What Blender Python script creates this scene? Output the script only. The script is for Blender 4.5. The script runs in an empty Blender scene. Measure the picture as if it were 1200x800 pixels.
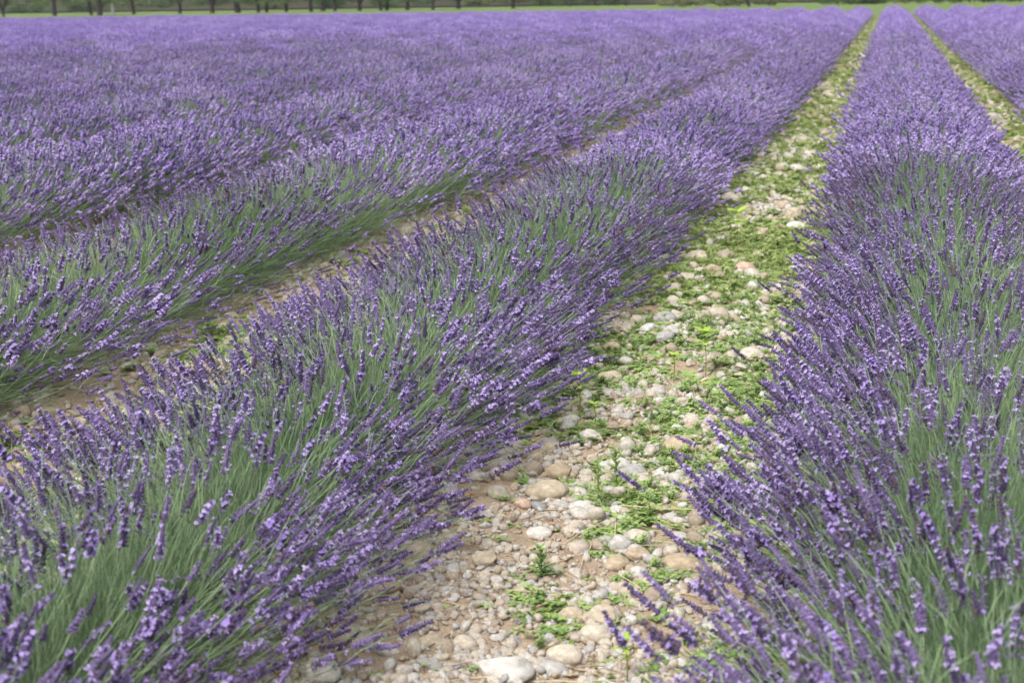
import bpy, math, random
import numpy as np
from mathutils import Vector, Matrix, Euler

R = math.radians
random.seed(7)
rng = np.random.default_rng(11)
SC = bpy.context.scene
COL = SC.collection

# ------------------------------------------------------------------ camera
CAM_H = 1.30
YAW, PITCH, ROLL = R(14.85), R(13.75), R(-0.90)
F_PX, W_PX, H_PX = 1650.0, 1200.0, 800.0
cam_data = bpy.data.cameras.new("camera")
cam_data.sensor_width = 36.0
cam_data.lens = 36.0 * F_PX / W_PX
cam_data.clip_start = 0.05
cam_data.clip_end = 3000
cam_data.dof.use_dof = True
cam_data.dof.focus_distance = 4.2
cam_data.dof.aperture_fstop = 5.6
cam = bpy.data.objects.new("camera", cam_data)
fwd = Vector((-math.sin(YAW) * math.cos(PITCH), math.cos(YAW) * math.cos(PITCH), -math.sin(PITCH)))
right = Vector((math.cos(YAW), math.sin(YAW), 0.0))
up = right.cross(fwd)
r2 = right * math.cos(ROLL) + up * math.sin(ROLL)
u2 = -right * math.sin(ROLL) + up * math.cos(ROLL)
cm = Matrix(((r2.x, u2.x, -fwd.x, 0), (r2.y, u2.y, -fwd.y, 0), (r2.z, u2.z, -fwd.z, CAM_H), (0, 0, 0, 1)))
cam.matrix_world = cm
COL.objects.link(cam)
SC.camera = cam


def project(p):
    """world point -> (x, y, depth) on the 1200 x 800 photograph (used only to cull and sort)"""
    d = Vector(p) - Vector((0, 0, CAM_H))
    z = d.dot(fwd)
    if z < 0.05:
        return -9999, -9999, z
    return W_PX / 2 + F_PX * d.dot(r2) / z, H_PX / 2 - F_PX * d.dot(u2) / z, z


# ------------------------------------------------------------------ light
world = bpy.data.worlds.new("World")
SC.world = world
world.use_nodes = True
wt = world.node_tree
wt.nodes.clear()
SUN_EL, SUN_AZ = R(58), R(-160)          # azimuth from +Y (along the hedges) towards +X
sky = wt.nodes.new("ShaderNodeTexSky")
sky.sky_type = 'NISHITA'
sky.sun_disc = False
sky.sun_elevation = SUN_EL
sky.sun_rotation = SUN_AZ
sky.air_density = 1.0
sky.dust_density = 5.0
sky.ozone_density = 1.0
hs = wt.nodes.new("ShaderNodeHueSaturation")
hs.inputs["Saturation"].default_value = 0.35      # thin white overcast
bg = wt.nodes.new("ShaderNodeBackground")
bg.inputs["Strength"].default_value = 0.13
wo = wt.nodes.new("ShaderNodeOutputWorld")
wt.links.new(sky.outputs[0], hs.inputs["Color"])
wt.links.new(hs.outputs[0], bg.inputs[0])
wt.links.new(bg.outputs[0], wo.inputs[0])

sun_data = bpy.data.lights.new("sun", 'SUN')
sun_data.energy = 1.5
sun_data.angle = R(20)
sun_data.color = (1.0, 0.96, 0.90)
sun = bpy.data.objects.new("sun", sun_data)
sd = Vector((math.sin(SUN_AZ) * math.cos(SUN_EL), math.cos(SUN_AZ) * math.cos(SUN_EL), math.sin(SUN_EL)))
sun.rotation_euler = (-sd).to_track_quat('-Z', 'Y').to_euler()
COL.objects.link(sun)
SC.view_settings.view_transform = 'Standard'
SC.view_settings.look = 'None'
SC.view_settings.gamma = 1.0
SC.view_settings.exposure = 0.81
SC.render.engine = 'CYCLES'
SC.cycles.max_bounces = 5
SC.cycles.diffuse_bounces = 3
SC.cycles.use_denoising = True


# ------------------------------------------------------------------ helpers
def tag(o, label=None, cat=None, group=None, kind=None):
    if label: o['label'] = label
    if cat: o['category'] = cat
    if group: o['group'] = group
    if kind: o['kind'] = kind
    return o


def empty(name, loc=(0, 0, 0), parent=None):
    o = bpy.data.objects.new(name, None)
    o.empty_display_size = 0.1
    o.location = loc
    COL.objects.link(o)
    if parent: o.parent = parent
    return o


class MB:
    """collects vertices and faces (numpy), builds ONE mesh"""
    def __init__(s):
        s.v, s.q, s.t, s.qm, s.tm, s.n, s.r = [], [], [], [], [], 0, []

    def add(s, v, q=None, t=None, m=0, r=0.0):
        v = np.asarray(v, dtype=np.float32).reshape(-1, 3)
        s.v.append(v)
        s.r.append(np.full(len(v), r, dtype=np.float32))
        if q is not None and len(q):
            q = np.asarray(q, dtype=np.int64).reshape(-1, 4)
            s.q.append(q + s.n)
            s.qm.append(np.broadcast_to(np.asarray(m), (len(q),)))
        if t is not None and len(t):
            t = np.asarray(t, dtype=np.int64).reshape(-1, 3)
            s.t.append(t + s.n)
            s.tm.append(np.broadcast_to(np.asarray(m), (len(t),)))
        s.n += len(v)

    def arrays(s):
        v = np.concatenate(s.v)
        q = np.concatenate(s.q) if s.q else np.zeros((0, 4), np.int64)
        t = np.concatenate(s.t) if s.t else np.zeros((0, 3), np.int64)
        qm = np.concatenate(s.qm) if s.qm else np.zeros(0, np.int64)
        tm = np.concatenate(s.tm) if s.tm else np.zeros(0, np.int64)
        return v, q, t, qm, tm, np.concatenate(s.r)

    def mesh(s, name, mats, smooth=True):
        v, q, t, qm, tm, rr = s.arrays()
        me = bpy.data.meshes.new(name)
        me.vertices.add(len(v))
        me.vertices.foreach_set("co", v.ravel())
        nl = len(q) * 4 + len(t) * 3
        me.loops.add(nl)
        me.loops.foreach_set("vertex_index", np.concatenate([q.ravel(), t.ravel()]).astype(np.int32))
        me.polygons.add(len(q) + len(t))
        ls = np.concatenate([np.arange(len(q)) * 4, len(q) * 4 + np.arange(len(t)) * 3]).astype(np.int32)
        me.polygons.foreach_set("loop_start", ls)
        me.polygons.foreach_set("material_index", np.concatenate([qm, tm]).astype(np.int32))
        me.polygons.foreach_set("use_smooth", np.full(len(q) + len(t), smooth))
        a = me.attributes.new("rnd", 'FLOAT', 'POINT')
        a.data.foreach_set("value", rr)
        for m in mats: me.materials.append(m)
        me.update(calc_edges=True)
        me.validate()
        return me


def mesh_obj(name, me, parent=None, loc=None):
    o = bpy.data.objects.new(name, me)
    COL.objects.link(o)
    if parent: o.parent = parent
    if loc is not None: o.location = loc
    return o


def frame(d):
    """matrix whose columns are x, y, z=d"""
    d = np.asarray(d, float); d = d / np.linalg.norm(d)
    a = np.array([1.0, 0, 0]) if abs(d[0]) < 0.8 else np.array([0, 1.0, 0])
    x = np.cross(a, d); x /= np.linalg.norm(x)
    y = np.cross(d, x)
    return np.stack([x, y, d], axis=1)


def rotz(a):
    c, s_ = math.cos(a), math.sin(a)
    return np.array([[c, -s_, 0], [s_, c, 0], [0, 0, 1.0]])


def tube(mb, pts, radii, sides, m, r=0.0, cap=False):
    pts = np.asarray(pts, float)
    vs = []
    for i, p in enumerate(pts):
        d = pts[min(i + 1, len(pts) - 1)] - pts[max(i - 1, 0)]
        if np.linalg.norm(d) < 1e-9: d = np.array([0, 0, 1.0])
        F = frame(d)
        a = np.arange(sides) * 2 * math.pi / sides
        vs.append(p + radii[i] * (np.cos(a)[:, None] * F[:, 0] + np.sin(a)[:, None] * F[:, 1]))
    q = []
    for i in range(len(pts) - 1):
        for k in range(sides):
            k2 = (k + 1) % sides
            q.append((i * sides + k, i * sides + k2, (i + 1) * sides + k2, (i + 1) * sides + k))
    mb.add(np.concatenate(vs), q, None, m, r)


# ------------------------------------------------------------------ materials
def nodes_mat(name):
    m = bpy.data.materials.new(name)
    m.use_nodes = True
    nt = m.node_tree
    b = nt.nodes["Principled BSDF"]
    return m, nt, b


def varied(name, c1, c2, rough=0.7, scale=6.0, spec=0.25, hue=0.0, translucent=0.0, attr=True, c3=None):
    """colour between c1 and c2 by per-piece random value plus fine noise"""
    m, nt, b = nodes_mat(name)
    N, L = nt.nodes, nt.links
    at = N.new("ShaderNodeAttribute"); at.attribute_name = "rnd"
    oi = N.new("ShaderNodeObjectInfo")
    ad = N.new("ShaderNodeMath"); ad.operation = 'ADD'
    L.new(at.outputs["Fac"], ad.inputs[0]); L.new(oi.outputs["Random"], ad.inputs[1])
    geo = N.new("ShaderNodeNewGeometry")
    no = N.new("ShaderNodeTexNoise"); no.inputs["Scale"].default_value = scale; no.inputs["Detail"].default_value = 3
    L.new(geo.outputs["Position"], no.inputs["Vector"])
    ad2 = N.new("ShaderNodeMath"); ad2.operation = 'ADD'
    L.new(ad.outputs[0], ad2.inputs[0]); L.new(no.outputs["Fac"], ad2.inputs[1])
    fr = N.new("ShaderNodeMath"); fr.operation = 'PINGPONG'; fr.inputs[1].default_value = 1.0
    L.new(ad2.outputs[0], fr.inputs[0])
    cr = N.new("ShaderNodeValToRGB")
    cr.color_ramp.elements[0].color = (*c1, 1); cr.color_ramp.elements[0].position = 0.1
    cr.color_ramp.elements[1].color = (*c2, 1); cr.color_ramp.elements[1].position = 0.9
    if c3:
        e = cr.color_ramp.elements.new(0.5); e.color = (*c3, 1)
    L.new(fr.outputs[0], cr.inputs[0])
    L.new(cr.outputs[0], b.inputs["Base Color"])
    b.inputs["Roughness"].default_value = rough
    b.inputs["Specular IOR Level"].default_value = spec
    if translucent > 0:
        tr = N.new("ShaderNodeBsdfTranslucent")
        L.new(cr.outputs[0], tr.inputs["Color"])
        mx = N.new("ShaderNodeMixShader"); mx.inputs[0].default_value = translucent
        out = N["Material Output"]
        L.new(b.outputs[0], mx.inputs[1]); L.new(tr.outputs[0], mx.inputs[2]); L.new(mx.outputs[0], out.inputs[0])
    return m


M_CALYX = varied("calyx", (0.065, 0.048, 0.105), (0.19, 0.14, 0.29), 0.75, 3.0)
_r = M_CALYX.node_tree.nodes['Color Ramp'].color_ramp
_e = _r.elements.new(0.03); _e.color = (0.17, 0.125, 0.10, 1)      # a few heads already browned
M_PETAL = varied("petal", (0.355, 0.26, 0.635), (0.60, 0.49, 0.84), 0.7, 3.0, spec=0.12, translucent=0.3)
M_STEM = varied("stem", (0.19, 0.28, 0.15), (0.33, 0.42, 0.27), 0.6, 2.0)
M_LEAF = varied("lavender_leaf", (0.12, 0.20, 0.10), (0.25, 0.35, 0.19), 0.7, 2.0, translucent=0.15)
M_WOOD = varied("woody_stem", (0.10, 0.075, 0.05), (0.18, 0.14, 0.10), 0.9, 20)
LAV = [M_CALYX, M_PETAL, M_STEM, M_LEAF, M_WOOD]


def stone_mat(name, cols, scale=1.0):
    m, nt, b = nodes_mat(name)
    N, L = nt.nodes, nt.links
    oi = N.new("ShaderNodeObjectInfo")
    at = N.new("ShaderNodeAttribute"); at.attribute_name = "rnd"; at.attribute_type = 'INSTANCER'
    ad = N.new("ShaderNodeMath"); ad.operation = 'ADD'
    L.new(oi.outputs["Random"], ad.inputs[0]); L.new(at.outputs["Fac"], ad.inputs[1])
    fr = N.new("ShaderNodeMath"); fr.operation = 'FRACT'; L.new(ad.outputs[0], fr.inputs[0])
    cr = N.new("ShaderNodeValToRGB"); cr.color_ramp.interpolation = 'CONSTANT'
    els = cr.color_ramp.elements
    for i, c in enumerate(cols):
        if i < 2: e = els[i]; e.position = i / len(cols)
        else: e = els.new(i / len(cols))
        e.color = (*c, 1)
    L.new(fr.outputs[0], cr.inputs[0])
    tc = N.new("ShaderNodeTexCoord")
    n1 = N.new("ShaderNodeTexNoise"); n1.inputs["Scale"].default_value = 2.2 * scale; n1.inputs["Detail"].default_value = 8
    L.new(tc.outputs["Object"], n1.inputs["Vector"])
    n2 = N.new("ShaderNodeTexNoise"); n2.inputs["Scale"].default_value = 14 * scale; n2.inputs["Detail"].default_value = 6
    L.new(tc.outputs["Object"], n2.inputs["Vector"])
    mr = N.new("ShaderNodeMapRange"); mr.inputs[1].default_value = 0.3; mr.inputs[2].default_value = 0.7
    mr.inputs[3].default_value = 0.68; mr.inputs[4].default_value = 1.18
    L.new(n1.outputs["Fac"], mr.inputs[0])
    mu = N.new("ShaderNodeMix"); mu.data_type = 'RGBA'; mu.blend_type = 'MULTIPLY'; mu.inputs[0].default_value = 1
    L.new(cr.outputs[0], mu.inputs[6]); L.new(mr.outputs[0], mu.inputs[7])
    # mineral veins / dirt
    cr2 = N.new("ShaderNodeValToRGB")
    cr2.color_ramp.elements[0].position = 0.42; cr2.color_ramp.elements[1].position = 0.62
    L.new(n2.outputs["Fac"], cr2.inputs[0])
    mu2 = N.new("ShaderNodeMix"); mu2.data_type = 'RGBA'; mu2.inputs[7].default_value = (0.27, 0.20, 0.14, 1)
    sc_ = N.new("ShaderNodeMath"); sc_.operation = 'MULTIPLY'; sc_.inputs[1].default_value = 0.38
    L.new(cr2.outputs[0], sc_.inputs[0]); L.new(sc_.outputs[0], mu2.inputs[0])
    L.new(mu.outputs[2], mu2.inputs[6])
    L.new(mu2.outputs[2], b.inputs["Base Color"])
    b.inputs["Roughness"].default_value = 0.85
    b.inputs["Specular IOR Level"].default_value = 0.25
    bp = N.new("ShaderNodeBump"); bp.inputs["Strength"].default_value = 0.35; bp.inputs["Distance"].default_value = 0.02
    L.new(n2.outputs["Fac"], bp.inputs["Height"]); L.new(bp.outputs[0], b.inputs["Normal"])
    return m


PALETTE = [(0.9 * a, 0.91 * b, 0.94 * c) for a, b, c in [(0.55, 0.48, 0.39), (0.60, 0.57, 0.50), (0.50, 0.41, 0.30), (0.46, 0.45, 0.43), (0.66, 0.64, 0.59),
           (0.60, 0.52, 0.42), (0.64, 0.58, 0.48), (0.56, 0.54, 0.49), (0.40, 0.33, 0.25), (0.60, 0.54, 0.44)]]
M_PEBBLE = stone_mat("pebble", PALETTE)
M_ST = {
    'tan': stone_mat("tan_stone", [(0.50, 0.43, 0.32), (0.53, 0.46, 0.35)]),
    'cream': stone_mat("cream_stone", [(0.60, 0.54, 0.44), (0.57, 0.51, 0.41)]),
    'white': stone_mat("white_stone", [(0.60, 0.58, 0.54), (0.64, 0.62, 0.57)]),
    'grey': stone_mat("grey_stone", [(0.45, 0.45, 0.43), (0.49, 0.48, 0.46)]),
    'bluegrey': stone_mat("blue_grey_stone", [(0.27, 0.30, 0.31), (0.30, 0.32, 0.33)]),
    'brown': stone_mat("brown_stone", [(0.46, 0.37, 0.26), (0.48, 0.39, 0.28)]),
    'pink': stone_mat("pink_stone", [(0.56, 0.40, 0.31), (0.58, 0.43, 0.34)]),
}


def soil_mat(name, c1, c2, c3, green=None, green_amt=0.0, scale=1.0):
    m, nt, b = nodes_mat(name)
    N, L = nt.nodes, nt.links
    geo = N.new("ShaderNodeNewGeometry")
    def noise(s, d=8, rgh=0.6):
        n = N.new("ShaderNodeTexNoise"); n.inputs["Scale"].default_value = s * scale
        n.inputs["Detail"].default_value = d; n.inputs["Roughness"].default_value = rgh
        L.new(geo.outputs["Position"], n.inputs["Vector"]); return n
    n1, n2, n3 = noise(2.3), noise(28), noise(160, 4, 0.7)
    cr = N.new("ShaderNodeValToRGB")
    cr.color_ramp.elements[0].color = (*c1, 1); cr.color_ramp.elements[0].position = 0.34
    cr.color_ramp.elements[1].color = (*c2, 1); cr.color_ramp.elements[1].position = 0.66
    mx = N.new("ShaderNodeMath"); mx.operation = 'MULTIPLY_ADD'; mx.inputs[1].default_value = 0.5
    L.new(n1.outputs["Fac"], mx.inputs[0])
    h = N.new("ShaderNodeMath"); h.operation = 'MULTIPLY'; h.inputs[1].default_value = 0.5
    L.new(n2.outputs["Fac"], h.inputs[0]); L.new(h.outputs[0], mx.inputs[2])
    L.new(mx.outputs[0], cr.inputs[0])
    # grit: small pale crumbs
    vo = N.new("ShaderNodeTexVoronoi"); vo.inputs["Scale"].default_value = 190 * scale
    L.new(geo.outputs["Position"], vo.inputs["Vector"])
    gt = N.new("ShaderNodeMath"); gt.operation = 'LESS_THAN'; gt.inputs[1].default_value = 0.28
    L.new(vo.outputs["Distance"], gt.inputs[0])
    mul = N.new("ShaderNodeMath"); mul.operation = 'MULTIPLY'; mul.inputs[1].default_value = 0.55
    L.new(gt.outputs[0], mul.inputs[0])
    mg = N.new("ShaderNodeMix"); mg.data_type = 'RGBA'; mg.inputs[7].default_value = (*c3, 1)
    L.new(mul.outputs[0], mg.inputs[0]); L.new(cr.outputs[0], mg.inputs[6])
    last = mg.outputs[2]
    if green:
        n4 = noise(1.1, 6, 0.65)
        r4 = N.new("ShaderNodeValToRGB")
        r4.color_ramp.elements[0].position = 0.62 - green_amt * 0.4; r4.color_ramp.elements[1].position = 0.78 - green_amt * 0.4
        L.new(n4.outputs["Fac"], r4.inputs[0])
        m4 = N.new("ShaderNodeMix"); m4.data_type = 'RGBA'; m4.inputs[7].default_value = (*green, 1)
        L.new(r4.outputs[0], m4.inputs[0]); L.new(last, m4.inputs[6]); last = m4.outputs[2]
    L.new(last, b.inputs["Base Color"])
    b.inputs["Roughness"].default_value = 0.95
    b.inputs["Specular IOR Level"].default_value = 0.15
    ba = N.new("ShaderNodeMath"); ba.operation = 'ADD'
    L.new(n2.outputs["Fac"], ba.inputs[0]); L.new(n3.outputs["Fac"], ba.inputs[1])
    bp = N.new("ShaderNodeBump"); bp.inputs["Strength"].default_value = 0.6; bp.inputs["Distance"].default_value = 0.012
    L.new(ba.outputs[0], bp.inputs["Height"]); L.new(bp.outputs[0], b.inputs["Normal"])
    return m


M_SOIL = soil_mat("soil", (0.27, 0.195, 0.13), (0.42, 0.32, 0.225), (0.55, 0.47, 0.38))
M_PATH = soil_mat("path_soil", (0.29, 0.215, 0.15), (0.45, 0.35, 0.25), (0.66, 0.58, 0.47))
M_MEADOW = soil_mat("meadow_grass", (0.09, 0.13, 0.045), (0.15, 0.22, 0.065), (0.19, 0.21, 0.09), scale=0.15)
M_BANK = soil_mat("bank_scrub", (0.02, 0.026, 0.015), (0.065, 0.055, 0.038), (0.07, 0.065, 0.045), green=(0.035, 0.06, 0.02), green_amt=0.25, scale=0.12)
M_FARFIELD = soil_mat("far_field_grass", (0.30, 0.42, 0.12), (0.42, 0.50, 0.18), (0.46, 0.50, 0.22), scale=0.05)
M_WEED = varied("weed_leaf", (0.18, 0.30, 0.085), (0.38, 0.50, 0.17), 0.55, 4.0, translucent=0.25)
M_WEED_SUNLIT = varied("sunlit_weed_leaf", (0.23, 0.32, 0.09), (0.42, 0.49, 0.18), 0.55, 4.0, translucent=0.25)  # weed leaf again, with the look of sunlight put into its colour
M_WEED2 = varied("seedling_leaf", (0.34, 0.50, 0.07), (0.46, 0.60, 0.12), 0.5, 8.0, translucent=0.3)
M_WEEDSTEM = varied("weed_stem", (0.16, 0.20, 0.07), (0.26, 0.20, 0.10), 0.7, 8.0)
M_DRY = varied("dry_straw", (0.45, 0.35, 0.20), (0.60, 0.50, 0.32), 0.8, 8.0)
M_TWIG = varied("dead_twig", (0.16, 0.10, 0.07), (0.30, 0.20, 0.13), 0.85, 9.0)
M_RUST = varied("rusty_leaf", (0.40, 0.13, 0.05), (0.50, 0.20, 0.08), 0.8, 9.0)
M_BARK = varied("bark", (0.012, 0.011, 0.010), (0.035, 0.030, 0.025), 0.9, 2.5)
M_PALEBARK = varied("pale_bark", (0.50, 0.48, 0.44), (0.62, 0.60, 0.55), 0.85, 3.0)
M_CROWN = varied("tree_leaf", (0.04, 0.08, 0.025), (0.11, 0.18, 0.05), 0.6, 0.6, translucent=0.2)
M_SHRUB = varied("shrub_leaf", (0.03, 0.06, 0.022), (0.08, 0.14, 0.04), 0.6, 0.6, translucent=0.15)
M_OLIVE = varied("olive_shrub_leaf", (0.10, 0.13, 0.05), (0.20, 0.22, 0.10), 0.7, 0.6, translucent=0.15)


# ------------------------------------------------------------------ ground
HEDGE_X0, PITCH_X, HEDGE_END = 0.19, 1.625, 78.0


def hx(k): return HEDGE_X0 + PITCH_X * k + {0: 0.05, -1: 0.03, -2: 0.14}.get(k, 0.0)


def vnoise(x, y, s, seed=0):
    """cheap smooth value noise"""
    x = np.asarray(x) * s + seed * 17.3; y = np.asarray(y) * s + seed * 9.1
    xi, yi = np.floor(x), np.floor(y)
    xf, yf = x - xi, y - yi
    def h(a, b):
        v = np.sin(a * 127.1 + b * 311.7 + seed * 3.7) * 43758.5453
        return v - np.floor(v)
    u, v = xf * xf * (3 - 2 * xf), yf * yf * (3 - 2 * yf)
    return (h(xi, yi) * (1 - u) + h(xi + 1, yi) * u) * (1 - v) + (h(xi, yi + 1) * (1 - u) + h(xi + 1, yi + 1) * u) * v - 0.5


def ground_z(x, y):
    z = 0.030 * vnoise(x, y, 2.6, 1) + 0.026 * vnoise(x, y, 7.0, 2) + 0.014 * vnoise(x, y, 19.0, 3) + 0.007 * vnoise(x, y, 47.0, 4)
    return z


def grid_obj(name, xs, ys, zf, mat, label=None, kind='structure'):
    X, Y = np.meshgrid(xs, ys)
    Z = zf(X, Y)
    nx, ny = len(xs), len(ys)
    v = np.stack([X.ravel(), Y.ravel(), Z.ravel()], 1)
    i = np.arange(nx - 1)[None, :] + (np.arange(ny - 1) * nx)[:, None]
    i = i.ravel()
    q = np.stack([i, i + 1, i + 1 + nx, i + nx], 1)
    mb = MB(); mb.add(v, q, None, 0)
    o = mesh_obj(name, mb.mesh(name, [mat]))
    tag(o, label, None, None, kind)
    return o


def terrain(X, Y):
    base = np.full_like(X, -0.06)
    e = np.clip((Y - 230) / 60.0, 0, 1)
    return base + 0.4 * e + 0.5 * vnoise(X, Y, 0.02, 5) * e


grid_obj("ground", np.linspace(-700, 700, 71), np.concatenate([np.linspace(-60, 200, 53), np.linspace(230, 1500, 22)]),
         terrain, M_MEADOW, "flat green meadow ground beyond and around the lavender field")
grid_obj("field_soil", np.linspace(-75, 14, 180), np.linspace(-3, HEDGE_END + 1.2, 180),
         lambda X, Y: -0.012 + 0.02 * vnoise(X, Y, 0.9, 6), M_SOIL, "brown stony soil under the lavender hedges")


def geo_steps(a, b, d0, g):
    out = [a]; d = d0
    while out[-1] < b:
        out.append(out[-1] + d); d *= g
    return np.array(out)


def make_path(name, xc, w, y0, y1, d0, label):
    ys = geo_steps(y0, y1, d0, 1.006)
    xs = np.linspace(xc - w / 2, xc + w / 2, int(w / 0.022))
    def zf(X, Y):
        e = np.clip((np.abs(X - xc) - w * 0.42) / (w * 0.08), 0, 1)
        return ground_z(X, Y) + 0.014 - 0.05 * e * e
    return grid_obj(name, xs, ys, zf, M_PATH, label)


PATH_AB, PATH_AC, PATH_BD = HEDGE_X0 - PITCH_X / 2, HEDGE_X0 - 1.5 * PITCH_X, HEDGE_X0 + PITCH_X / 2
path_main = make_path("path", PATH_AB, 1.6, 0.8, HEDGE_END + 0.8, 0.02, "stony earth path with weeds between the two nearest lavender hedges")
path_left = make_path("path", PATH_AC, 1.6, 1.6, HEDGE_END + 0.8, 0.022, "narrow stony strip half hidden behind the nearest hedge at the left")
path_right = make_path("path", PATH_BD, 1.25, 5.0, HEDGE_END + 0.8, 0.04, "grassy stone strip to the right of the tallest hedge")


def path_z(x, y): return float(ground_z(np.array([x]), np.array([y]))[0]) + 0.014


# ------------------------------------------------------------------ lavender
def spindle(mb, p, d, L, r, sides, m, rr, rings=((0.0, 0.35), (0.45, 1.0), (0.85, 0.75))):
    F = frame(d)
    a = np.arange(sides) * 2 * math.pi / sides + rr * 6
    ca, sa = np.cos(a)[:, None], np.sin(a)[:, None]
    vs = [p + F[:, 2] * L * t + r * k * (ca * F[:, 0] + sa * F[:, 1]) for t, k in rings]
    vs.append((p + F[:, 2] * L)[None, :])
    q, t_ = [], []
    nr = len(rings)
    for i in range(nr - 1):
        for k in range(sides):
            k2 = (k + 1) % sides
            q.append((i * sides + k, i * sides + k2, (i + 1) * sides + k2, (i + 1) * sides + k))
    for k in range(sides):
        t_.append(((nr - 1) * sides + k, (nr - 1) * sides + (k + 1) % sides, nr * sides))
    mb.add(np.concatenate(vs), q, t_, m, rr)


def corolla(mb, p, d, s, rr, n=5):
    """small open two-lipped flower: n petals round a throat"""
    F = frame(d)
    for k in range(n):
        a = k * 2 * math.pi / n + rr * 5
        o = math.cos(a) * F[:, 0] + math.sin(a) * F[:, 1]
        t = -math.sin(a) * F[:, 0] + math.cos(a) * F[:, 1]
        l = s * (1.15 if k < 2 else 0.85)
        v = [p, p + o * l * 0.55 + t * l * 0.42 + F[:, 2] * s * 0.45, p + o * l * 1.0 + F[:, 2] * s * 0.25, p + o * l * 0.55 - t * l * 0.42 + F[:, 2] * s * 0.45]
        mb.add(v, [(0, 1, 2, 3)], None, 1, rr)


def spike_proto(seed, lod):
    """flower head along +z starting at 0; returns MB arrays"""
    rs = np.random.default_rng(seed)
    mb = MB()
    L = rs.uniform(0.036, 0.066) if lod < 3 else rs.uniform(0.045, 0.075)
    f_open = rs.choice([0.0, 0.3, 0.6, 0.9, 1.2])
    if lod <= 1:
        nw = int(round(L / 0.0060))
        nc = 8 if lod == 0 else 6
        sides = 4 if lod == 0 else 3
        zs = np.linspace(0, L * 0.92, nw)
        gap = rs.random()
        if gap < 0.45: zs[0] -= 0.010
        if gap < 0.2: zs[1] -= 0.004
        # solid core of packed bracts
        tube(mb, [[0, 0, 0.0], [0, 0, L * 0.1], [0, 0, L * 0.6], [0, 0, L * 0.97]], [0.0012, 0.0031, 0.0029, 0.0012], 5, 0, float(rs.random()))
        for i, z in enumerate(zs):
            f = i / (nw - 1)
            n = max(4, int(nc * (1 - 0.35 * f)))
            rad = 0.0022 * (1 - 0.5 * f)
            a0 = rs.random() * 6
            for k in range(n):
                a = a0 + k * 2 * math.pi / n + rs.normal(0, 0.12)
                tilt = 0.95 - 0.55 * f + rs.normal(0, 0.12)
                d = np.array([math.cos(a) * math.sin(tilt), math.sin(a) * math.sin(tilt), math.cos(tilt)])
                p = np.array([math.cos(a) * rad, math.sin(a) * rad, z + rs.normal(0, 0.0008)])
                l = rs.uniform(0.0052, 0.0072) * (1 - 0.2 * f)
                spindle(mb, p, d, l, 0.00185, sides, 0, float(rs.random()),
                        ((0.0, 0.35), (0.45, 1.0), (0.88, 0.8)) if lod == 0 else ((0.0, 0.5), (0.6, 1.1)))
                if rs.random() < (0.25 if lod == 0 else 0.25) * (0.5 + f_open * (0.4 + math.sin(math.pi * f))):
                    corolla(mb, p + d * l * 0.92, d, rs.uniform(0.0034, 0.0050), float(rs.random()), 5 if lod == 0 else 3)
    else:
        sides = 5 if lod == 2 else 4
        nr = 11 if lod == 2 else 6
        vs = []
        a = np.arange(sides) * 2 * math.pi / sides
        for i in range(nr):
            f = i / (nr - 1)
            rr = 0.0072 * (0.75 + 0.5 * (i % 2)) * (1 - 0.45 * f) * (1 + rs.normal(0, 0.12, sides))
            if i in (0, nr - 1): rr *= 0.4
            aa = a + (i % 2) * math.pi / sides
            vs.append(np.stack([np.cos(aa) * rr, np.sin(aa) * rr, np.full(sides, f * L)], 1))
        q = [(i * sides + k, i * sides + (k + 1) % sides, (i + 1) * sides + (k + 1) % sides, (i + 1) * sides + k) for i in range(nr - 1) for k in range(sides)]
        mb.add(np.concatenate(vs), q, None, 0, float(rs.random()))
        for j in range(22 if lod == 2 else 29):
            f = rs.random(); a_ = rs.random() * 6.283
            rad = 0.0085 * (1 - 0.4 * f)
            d = np.array([math.cos(a_), math.sin(a_), 0.4])
            s = 0.0057 if lod == 2 else 0.0096
            F = frame(d); p = np.array([math.cos(a_) * rad, math.sin(a_) * rad, f * L * 0.95])
            g = rs.random() * 3
            X = math.cos(g) * F[:, 0] + math.sin(g) * F[:, 1]; Y = -math.sin(g) * F[:, 0] + math.cos(g) * F[:, 1]
            mb.add([p - X * s, p - Y * s * 0.8, p + X * s, p + Y * s * 0.8 + F[:, 2] * s * 0.4], [(0, 1, 2, 3)], None, 1, float(rs.random()))
    return mb.arrays()


SPIKES = {lod: [spike_proto(100 * lod + i, lod) for i in range(9 if lod < 2 else 6)] for lod in range(4)}
LEAN = 0.05          # the whole field leans slightly to +x in the breeze


def stem_curve(base, theta, az, L, n):
    """stem that leaves the base steeply outwards and turns up a little; returns points and end tangent"""
    t = np.linspace(0, 1, n)
    out = np.array([math.cos(az), math.sin(az), 0.0])
    th0 = theta * 1.08
    ths = th0 * (1 - 0.24 * t ** 2)
    seg = L / (n - 1)
    pts = [np.asarray(base, float)]
    for i in range(n - 1):
        th = 0.5 * (ths[i] + ths[i + 1])
        d = out * math.sin(th) + np.array([LEAN * t[i + 1], 0, 0]) + np.array([0, 0, 1.0]) * math.cos(th)
        d /= np.linalg.norm(d)
        pts.append(pts[-1] + d * seg)
    d = out * math.sin(ths[-1]) + np.array([LEAN * 1.2, 0, 0]) + np.array([0, 0, 1.0]) * math.cos(ths[-1])
    return np.array(pts), d / np.linalg.norm(d)


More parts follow.
